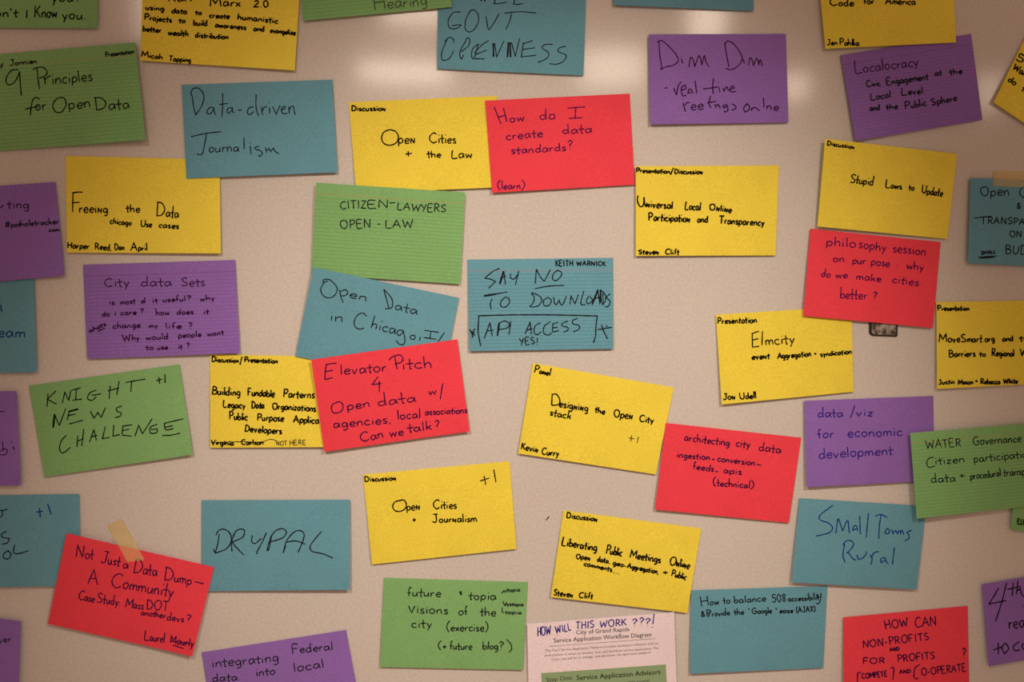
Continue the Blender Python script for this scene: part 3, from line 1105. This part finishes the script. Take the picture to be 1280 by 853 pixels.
card([(864, 738.4), (1034.4, 732.8), (1028.9, 835.3), (862.8, 842.7)], 'blue',
     'blue card with two lines of small black script on how to balance accessibility',
     (850, 720, 6.4), [
 ('title_lettering', 'pen', 1.4, """
  165 248 315 230 32 84 How
  345 226 402 222 32 62 to
  432 222 690 206 32 64 balance
  738 214 850 210 40 66 508
  865 208 1112 194 26 62 accessibilit
  ~ 1092 150 1100 182 1118 170|1128 140 1122 200 1105 228 1088 222
  170 332 202 328 30 40 &
  ~ 240 285 228 335
  212 332 400 316 28 58 Provide
  432 316 512 312 28 54 the
  ~ 548 262 552 276|766 258 770 274
  575 308 735 300 28 52 Google
  795 302 905 298 24 38 ease
  928 298 1085 288 32 48 (AJAX)
 """)])

card([(999.4, 623.1), (1158, 633), (1146, 737.2), (989.5, 728.5)], 'blue',
     'blue card reading "Small Towns Rural" in blue ink',
     (980, 610, 6.095), [
 ('title_lettering', 'blue', 1.5, """
  ~ 372 134 318 172 272 212 272 245 335 270 366 305 345 340 300 356 240 370
  ~ 390 346 404 250 412 236 426 280 442 330|442 330 470 262 484 250 492 348
  ~ 545 285 522 298 518 325 545 312|548 288 556 332
  ~ 572 215 576 355|640 192 620 376
  ~ 690 216 735 204 784 228|736 206 722 290 716 388
  ~ 780 312 764 340 784 352 800 328 782 308
  ~ 815 318 825 350 845 325 862 352 872 322
  ~ 882 326 884 356|884 340 898 326 908 358
  ~ 970 325 936 340 950 364 946 390 915 406
  ~ 444 440 462 410 500 402 524 428 502 470 470 500|456 430 444 510 460 570|482 490 520 542 546 550
  ~ 550 508 562 544 598 532 622 498 616 486
  ~ 650 508 666 545 654 586|660 535 680 496 716 486
  ~ 760 530 732 544 735 572 764 552|764 530 776 566 792 580
  ~ 836 455 822 586
 """)], lifts=(1.6, 1.4, 4.5, 4.6), bulge=1.4)

card([(1273, 556), (1433, 575), (1423, 682), (1263.5, 662.4)], 'green',
     'green card corner peeking out below the water governance card', (990, 485, 4.414), [
 ('title_lettering', 'black', 1.6, "1242 752 1330 756 24 30 ELECT")])

card([(1137.7, 541.6), (1302, 528), (1308, 631), (1145.9, 648.6)], 'green_ruled',
     'green lined card headed "water governance", standing well off the board',
     (990, 485, 4.414), [
 ('title_lettering', 'pen', 1.3, """
  740 336 935 322 32 48 WATER
  1000 318 1268 298 28 48 Governance
 """),
 ('body_lettering', 'pen', 1.3, """
  ~ 785 384 756 390 744 415 756 440 790 432
  790 424 955 410 26 46 itizen
  1005 412 1330 382 28 46 participation
  768 524 905 516 28 52 data
  925 498 958 496 30 34 +
  985 506 1155 486 26 46 procedural
  1168 488 1420 468 26 48 transparency
 """)], lifts=(6.5, 4, 4, 8.5))

card([(1054, 772.2), (1209.7, 757.8), (1211.5, 862), (1054.5, 874)], 'red',
     'deep red card in dark capitals asking how non-profits can co-operate',
     (1040, 715, 5.333), [
 ('title_lettering', 'plum', 1.5, """
  348 386 500 362 40 62 HOW
  545 374 692 355 40 66 CAN
  200 508 640 452 40 52 NON-PROFITS
  375 530 440 522 16 24 AND
  200 614 345 608 30 40 FOR
  428 600 680 578 36 50 PROFITS
  868 580 895 578 40 78 ?
  ~ 188 672 168 676 166 735|380 642 402 642 396 722
  195 714 360 694 26 36 COMPETE
  440 680 515 672 20 26 AND
  ~ 576 616 545 640 535 690 548 714 566 708
  588 692 895 660 36 52 O-OPERATE
 """)])

card([(1227.5, 731), (1383, 704), (1392, 806), (1236, 833.5)], 'purple',
     'purple card with a large figure four in black, cut off by the side',
     (1040, 715, 5.333), [
 ('title_lettering', 'black', 1.5, """
  ~ 1110 106 1080 160 1044 216|1044 216 1158 192|1162 74 1130 200 1088 332
  ~ 1168 118 1256 98|1206 74 1198 160
  ~ 1238 60 1226 150|1230 130 1252 110 1262 150 1284 174
  1275 240 1330 232 30 50 of
  1175 378 1400 358 54 80 reason
  ~ 1106 472 1108 552|1074 522 1132 500
  ~ 1152 474 1130 508 1150 546 1176 512 1154 474
  ~ 1246 465 1208 495 1216 526 1252 520
  1262 520 1400 505 50 80 ode
 """)], lifts=(2.6, 1, 2, 3.8))

openg, _r = card([(1212.8, 222.5), (1372, 228), (1368, 337), (1210, 329.2)], 'blue',
     'blue card about transparency in black capitals, with tape on its top edge',
     (1010, 160, 4.611), [
 ('title_lettering', 'pen', 1.35, """
  990 392 1155 392 36 54 Open
  1208 402 1262 402 40 64 G
  1268 402 1400 404 40 64 OVT
  1196 466 1220 465 26 34 &
  ~ 958 520 1052 510|1008 515 1008 556
  1030 552 1420 566 30 40 RANSPARENCY
  1155 630 1222 630 30 38 ON
  1130 725 1420 736 40 54 BUDGETS
 """),
 ('note_lettering', 'pen', 1.3, """
  995 732 1078 722 18 20 SMALL
  ~ 980 746 1082 738|986 752 1070 746
 """)], lifts=(3.0, 1, 2.6, 4.4))

card([(1288, 34), (1414, 118), (1370, 214), (1242, 128)], 'yellow',
     'yellow card turned far over, poking in from the side beside the purple lined card',
     (1010, 0, 4.611), [
 ('title_lettering', 'black', 1.8, """
  1196 342 1240 366 30 46 5
  1178 396 1262 450 24 38 Want
  1150 464 1192 492 20 36 do
  1228 518 1285 556 22 36 the
 """)], lifts=(1.6, .8, 2.6, 4.2))

card([(-150, 348), (42.6, 347), (45.8, 465.8), (-148, 468)], 'blue',
     'blue card with writing in blue ink, tucked under a purple card at the side', (0, 330, 2.945), [
 ('title_lettering', 'blue', 1.6, """
  ~ 2 150 6 176
  -34 268 94 270 24 40 ream
 """)])
card([(-126, 241), (69.1, 227.6), (80.4, 344.9), (-114, 362)], 'purple',
     'purple card cut off by the side of the picture, beside the yellow data freeing card', (0, 180, 4.414), [
 ('title_lettering', 'plum', 1.35, """
  ~ -10 352 8 352 24 338
  46 354 165 356 30 48 ting
 """),
 ('body_lettering', 'black', 1.3, """
  34 462 118 456 18 36 #pot
  118 456 326 440 18 38 holetracker
  272 485 328 482 14 24 com
 """)])
card([(-170, 492), (20.5, 489), (26.4, 607), (-165, 610)], 'purple',
     'purple card edge beside the news challenge card, cut off by the side of the picture', (0, 440, 4.733), [
 ('title_lettering', 'plum', 1.2, """
  ~ -10 353 26 353
 """),
 ('body_lettering', 'plum', 1.2, """
  ~ 14 528 20 586|2 588 20 572 46 580|-4 606 30 608 46 580
  ~ 66 530 70 536|76 558 84 580
 """)], lifts=(1, 4.0, 5.0, 2))

card([(-91, 621), (98.9, 617.8), (100.5, 732), (-88, 737)], 'blue',
     'blue card with a vote in blue ink, its corner under the taped red card', (0, 600, 5.33), [
 ('title_lettering', 'pen', 1.4, """
  ~ -10 202 20 205 52 195|-4 255 18 235 14 205
  ~ 46 345 12 362 20 384 64 392 52 420 14 430
  ~ 65 474 32 488 24 518 56 528 76 498 52 470
  ~ 100 434 92 484 130 492 192 472
 """),
 ('vote_mark', 'blue', 1.6, "~ 245 216 286 210|264 190 270 250|318 160 342 232")])

card([(251.8, 625.6), (437.7, 625.1), (437.4, 737.6), (252.3, 739.6)], 'blue',
     'blue card with one large slanted word in black capitals, beside the taped red card',
     (240, 610, 6.095), [
 ('title_lettering', 'pen', 1.5, """
  ~ 164 468 176 498 196 430 208 352|182 362 204 326 245 316 288 345 300 405 262 465 176 500
  ~ 306 488 302 410 326 350|312 365 346 322 388 316 402 340 382 380 310 412|302 405 330 445 396 514
  ~ 460 362 456 408 482 424 530 385|568 342 532 420 496 490 502 504
  ~ 572 480 584 430 606 370|606 370 588 460 576 482|598 378 638 328 690 312 720 338 690 382 604 410
  ~ 696 496 724 400 782 336 832 328 856 362 836 430 808 492|696 496 716 440|716 415 790 405 862 430
  ~ 988 332 930 400 900 450 918 486 1000 504 1072 536
 """)], lifts=(.7, 2.4, 5.2, 2.4), bulge=.6)

notjust, _r = card([(83.1, 666.9), (267.6, 709.3), (240.1, 821.2), (59.9, 780.2)], 'red',
     'red card held by a strip of masking tape, about a community case study',
     (0, 600, 3.707), [
 ('title_lettering', 'plum', 1.5, """
  348 358 430 370 28 60 Not
  462 384 552 402 28 58 Just
  566 410 592 414 24 30 a
  612 430 725 448 30 68 Data
  755 464 885 490 28 64 Dump
  ~ 900 474 942 484
  405 482 455 488 40 70 A
  508 496 800 546 34 76 Community
 """),
 ('body_lettering', 'plum', 1.4, """
  360 556 435 570 24 48 Case
  445 570 555 586 24 50 Study:
  578 590 662 604 24 46 Mass
  675 602 778 610 26 46 DOT
  650 628 765 645 17 28 another
  770 652 850 664 20 40 devs
  862 666 884 668 24 40 ?
 """),
 ('author_lettering', 'plum', 1.4, """
  665 744 760 756 22 48 Laurel
  785 758 895 778 24 38 Mourly
  ~ 788 750 880 762|800 768 850 784
 """)], curl=((3, -0.3), (2, 1.5)))

card([(-163, 754), (26.4, 777), (22, 893), (-167, 872)], 'purple',
     'dark purple card edge in the bottom corner of the picture, below the taped red card', (0, 740, 5.12), [
 ('title_lettering', 'pen', 1.2, "-40 334 76 318 26 40 over")], lifts=(1, 4.0, 5.0, 2))

card([(252, 816), (432.5, 788), (453, 900), (270, 929)], 'purple',
     'tilted purple card at the bottom edge reading "integrating federal data into local"',
     (240, 770, 5.818), [
 ('title_lettering', 'pen', 1.4, """
  145 374 630 330 42 64 integrating
  725 274 1025 246 38 66 Federal
  148 480 332 466 36 64 data
  465 436 606 422 36 62 into
  738 404 962 372 40 68 local
 """)])

card([(453.8, 593.5), (637.1, 576.8), (645.6, 686.5), (465.1, 706)], 'yellow',
     'yellow card reading "Open Cities + Journalism" with a vote in its upper corner',
     (445, 570, 5.881), [
 ('heading_lettering', 'black', 1.8, "62 192 298 180 22 40 DiscussioÑ"),
 ('vote_mark', 'black', 1.5, "~ 914 186 982 165|944 150 956 216|1014 100 1030 196"),
 ('title_lettering', 'black', 1.7, """
  ~ 335 328 290 340 272 375 290 405 330 410 368 385 370 345 350 326 322 332
  375 404 475 398 38 55 peÑ
  568 390 745 388 34 66 Cities
  420 492 450 488 36 40 +
  562 492 892 486 32 66 JourÑalism
 """)])

card([(704.3, 638.2), (876.7, 661), (859, 766.6), (688.5, 746.7)], 'yellow',
     'yellow card reading "Liberating Public Meetings Online"',
     (670, 625, 5.686), [
 ('heading_lettering', 'black', 1.8, "215 130 435 156 25 44 DiscussioÑ"),
 ('title_lettering', 'black', 1.9, """
  180 324 432 368 34 64 Liberating
  495 382 610 402 32 64 Public
  665 412 885 452 34 58 Meetings
  945 462 1088 494 33 66 OÑliÑe
 """),
 ('body_lettering', 'black', 1.8, """
  285 420 385 432 24 36 OpeÑ
  435 440 525 454 22 40 data,
  545 464 640 484 22 34 geo-
  648 486 870 530 22 38 Aggregation,
  900 530 940 535 32 36 +
  960 542 1065 572 26 46 Public
  340 470 540 514 22 36 comments
  ~ 552 520 555 521|570 524 573 525|588 528 591 529
 """),
 ('author_lettering', 'black', 1.8, """
  122 678 262 696 26 42 SteveÑ
  305 698 405 706 26 44 Clift
 """)])

card([(479.7, 722.6), (659.9, 728), (653.5, 837.9), (475, 834.3)], 'green',
     'green card reading "future visions of the city" in black',
     (465, 710, 5.967), [
 ('title_lettering', 'pen', 1.45, """
  262 212 515 216 38 74 future
  ~*655 176 665 200|664 176 668 205
  722 238 928 238 38 68 topia
  270 338 568 346 42 58 Visions
  645 354 715 352 38 70 of
  805 358 925 362 38 68 the
  292 446 448 448 40 70 city
  552 470 870 474 36 70 (exercise)
  490 606 560 608 34 62 (+
  580 608 748 612 34 62 future
  825 608 985 614 34 64 blog?
  ~ 1002 534 1034 570 1042 605 1022 634
 """),
 ('note_lettering', 'pen', 1.3, """
  ~ 966 192 980 176
  982 182 1106 176 18 30 utopia
  ~ 976 250 982 274
  985 284 1130 288 17 28 dystopia
  ~ 970 296 972 330 985 336
  992 346 1115 348 17 28 topia
 """)])

# the printed sheet with a pen note across its top
qd = [(659, 780.4), (842.7, 765.6), (851, 1005), (664, 1020)]
sh = Sheet(qd, (.8, .8, 2, 2), .5, (), .12, .4)
root = bpy.data.objects.new('printed_sheet', None); root.empty_display_size = .02
root.matrix_world = sh.mat; COL.objects.link(root)
tag(root, 'white printed sheet with a green panel and a blue pen note across its top', 'paper')
leaf('paper_sheet', sh, STOCK['white'], root)
Z = (645, 750, 6.095)
def printed(name, parent, lines, mat, up=.05, bold=0.0):
    """lines of a plain sans type, each fitted between two baseline points"""
    V, Fc = [], []
    for x0, y0, x1, y1, cap, text in lines:
        cu = bpy.data.curves.new('type', 'FONT'); cu.body = text; cu.size = 1.0; cu.offset = bold; cu.resolution_u = 2
        ob = bpy.data.objects.new('type', cu); COL.objects.link(ob)
        dg = bpy.context.evaluated_depsgraph_get(); dg.update()
        me = ob.evaluated_get(dg).to_mesh()
        xs = [v.co.x for v in me.vertices]
        a, w = min(xs), max(xs) - min(xs)
        L = math.hypot(x1 - x0, y1 - y0); ca, sa = (x1 - x0) / L, (y1 - y0) / L
        base = len(V)
        for v in me.vertices:
            X, Y = (v.co.x - a) / w * L, v.co.y / 0.70 * cap
            V.append(sh.px(Z[0] + (x0 + X * ca + Y * sa) / Z[2], Z[1] + (y0 + X * sa - Y * ca) / Z[2], up))
        for p in me.polygons: Fc.append(tuple(base + i for i in p.vertices))
        ob.evaluated_get(dg).to_mesh_clear()
        bpy.data.objects.remove(ob); bpy.data.curves.remove(cu)
    return mesh_object(name, V, Fc, mat, parent)
lettering('note_lettering', sh, root, Z, 1.4, INK['indigo'], """
  162 276 265 262 44 70 HOW
  302 258 420 228 44 56 WILL
  452 226 592 212 44 54 THIS
  632 212 838 192 44 52 WORK
  880 206 925 203 30 60 ?
  932 196 975 193 30 58 ?
  978 200 1022 197 30 58 ?
  ~ 1050 108 1040 185|1034 206 1037 210
 """, .12, .09)
printed('title_lettering', root, [(455, 262, 860, 236, 30, 'City of Grand Rapids'), (285, 324, 1030, 276, 32, 'Service Application Workflow Diagram')], INK['print'], .05, .008)
lettering('rule_line', sh, root, Z, .45, INK['print'], "~ 250 352 1062 292", 0, .05)
printed('body_lettering', root, [
    (220, 392, 1080, 334, 17, "The City's Service Application Platform provides developers influence with an"),
    (218, 428, 1085, 370, 17, 'environment in which to develop, test, and distribute service applications. The'),
    (270, 458, 1030, 402, 17, "City's role will be to manage, and administer the application platform.")], INK['print'])
gm, nt, b = principled('printed_green_panel', (0.27, 0.43, 0.25), .8, .2)
pv, pf = [], []
pq = [(190, 552), (1140, 485), (1178, 1180), (222, 1255)]
for j in range(9):
    for i in range(13):
        u, v = i / 12, j / 8
        x = (pq[0][0] * (1 - u) + pq[1][0] * u) * (1 - v) + (pq[3][0] * (1 - u) + pq[2][0] * u) * v
        y = (pq[0][1] * (1 - u) + pq[1][1] * u) * (1 - v) + (pq[3][1] * (1 - u) + pq[2][1] * u) * v
        pv.append(sh.px(Z[0] + x / Z[2], Z[1] + y / Z[2], .04))
for j in range(8):
    for i in range(12):
        a = j * 13 + i
        pf.append((a, a + 13, a + 14, a + 1))
panel = mesh_object('green_panel', pv, pf, gm, root)
printed('step_lettering', panel, [(230, 618, 428, 600, 34, 'Step One:')], INK['print'], .09)
printed('panel_lettering', panel, [(458, 604, 1100, 558, 36, 'Service Application Advisors')], INK['printbold'], .09, .012)
printed('caption_lettering', panel, [(845, 630, 1015, 612, 17, '(500 people)')], INK['print'], .09)

# strips of masking tape over the upper edges of two cards
def tape_material():
    m, nt, b = principled('masking_tape', (0.92, 0.80, 0.47), .6, .1)
    N, L = nt.nodes, nt.links
    tr = N.new('ShaderNodeBsdfTransparent'); tr.inputs[0].default_value = (1, .98, .9, 1)
    ms = N.new('ShaderNodeMixShader'); ms.inputs[0].default_value = .23
    tc = N.new('ShaderNodeTexCoord'); n = N.new('ShaderNodeTexNoise'); n.inputs['Scale'].default_value = 350
    L.new(tc.outputs['Object'], n.inputs['Vector'])
    bp = N.new('ShaderNodeBump'); bp.inputs['Strength'].default_value = .3; bp.inputs['Distance'].default_value = .0005
    L.new(n.outputs[0], bp.inputs['Height']); L.new(bp.outputs[0], b.inputs['Normal'])
    L.new(tr.outputs[0], ms.inputs[1]); L.new(b.outputs[0], ms.inputs[2])
    L.new(ms.outputs[0], N['Material Output'].inputs[0])
    return m
TAPE = tape_material()
def tape(quad, sheet, label, nu=10, nv=24):
    (x0, y0), (x1, y1), (x2, y2), (x3, y3) = quad
    mid = on_board(sum(q[0] for q in quad) / 4, sum(q[1] for q in quad) / 4)
    V, Fc = [], []
    for up in (0.0, -0.08):
        for j in range(nv + 1):
            for i in range(nu + 1):
                u, v = i / nu, j / nv
                rag = .02 * math.sin(i * 2.3) if j in (0, nv) else 0
                v2 = v + rag
                x = (x0 * (1 - u) + x1 * u) * (1 - v2) + (x3 * (1 - u) + x2 * u) * v2
                y = (y0 * (1 - u) + y1 * u) * (1 - v2) + (y3 * (1 - u) + y2 * u) * v2
                a, b_ = sheet.uv(x, y)
                if b_ >= 0: z = sheet.h(min(max(a, 0), 1), min(b_, 1)) + .2
                else:                                     # comes down from the card's edge to the board
                    z0 = sheet.h(min(max(a, 0), 1), 0) + .2
                    t = min(1, -b_ / (.05 + .012 * z0))
                    z = z0 + (.15 - z0) * (t * t * (3 - 2 * t))
                p = on_board(x, y, (z + up) / 1000)
                V.append(p - mid)
    n = (nu + 1) * (nv + 1); at = lambda i, j, k: k * n + j * (nu + 1) + i
    for j in range(nv):
        for i in range(nu):
            Fc.append((at(i, j, 0), at(i, j + 1, 0), at(i + 1, j + 1, 0), at(i + 1, j, 0)))
            Fc.append((at(i, j, 1), at(i + 1, j, 1), at(i + 1, j + 1, 1), at(i, j + 1, 1)))
    for i in range(nu):
        Fc.append((at(i, 0, 0), at(i + 1, 0, 0), at(i + 1, 0, 1), at(i, 0, 1)))
        Fc.append((at(i, nv, 0), at(i, nv, 1), at(i + 1, nv, 1), at(i + 1, nv, 0)))
    for j in range(nv):
        Fc.append((at(0, j, 0), at(0, j, 1), at(0, j + 1, 1), at(0, j + 1, 0)))
        Fc.append((at(nu, j, 0), at(nu, j + 1, 0), at(nu, j + 1, 1), at(nu, j, 1)))
    o = mesh_object('masking_tape', V, Fc, TAPE, None, True)
    o.location = mid
    tag(o, label, 'tape', 'strips of masking tape')
tape([(134, 657.5), (152.4, 648.2), (181.0, 700.5), (159.0, 703.2)], notjust, 'slanted strip of masking tape on the top edge of the red card')
tape([(1241.6, 213.5), (1312, 214.6), (1311, 236), (1241.0, 232.4)], openg, 'level strip of masking tape on top of the blue transparency card')

# a stray pen dash on the board
V, Fc = [], []
ribbon(smooth([(686.6, 645.8), (684.6, 648.4), (682.6, 650.6)]), 1.3, V, Fc, lambda x, y: on_board(x, y, .0001), 2.0)
tag(mesh_object('ink_mark', V, Fc, ink('faded_marker', (.05, .03, .05)), board))
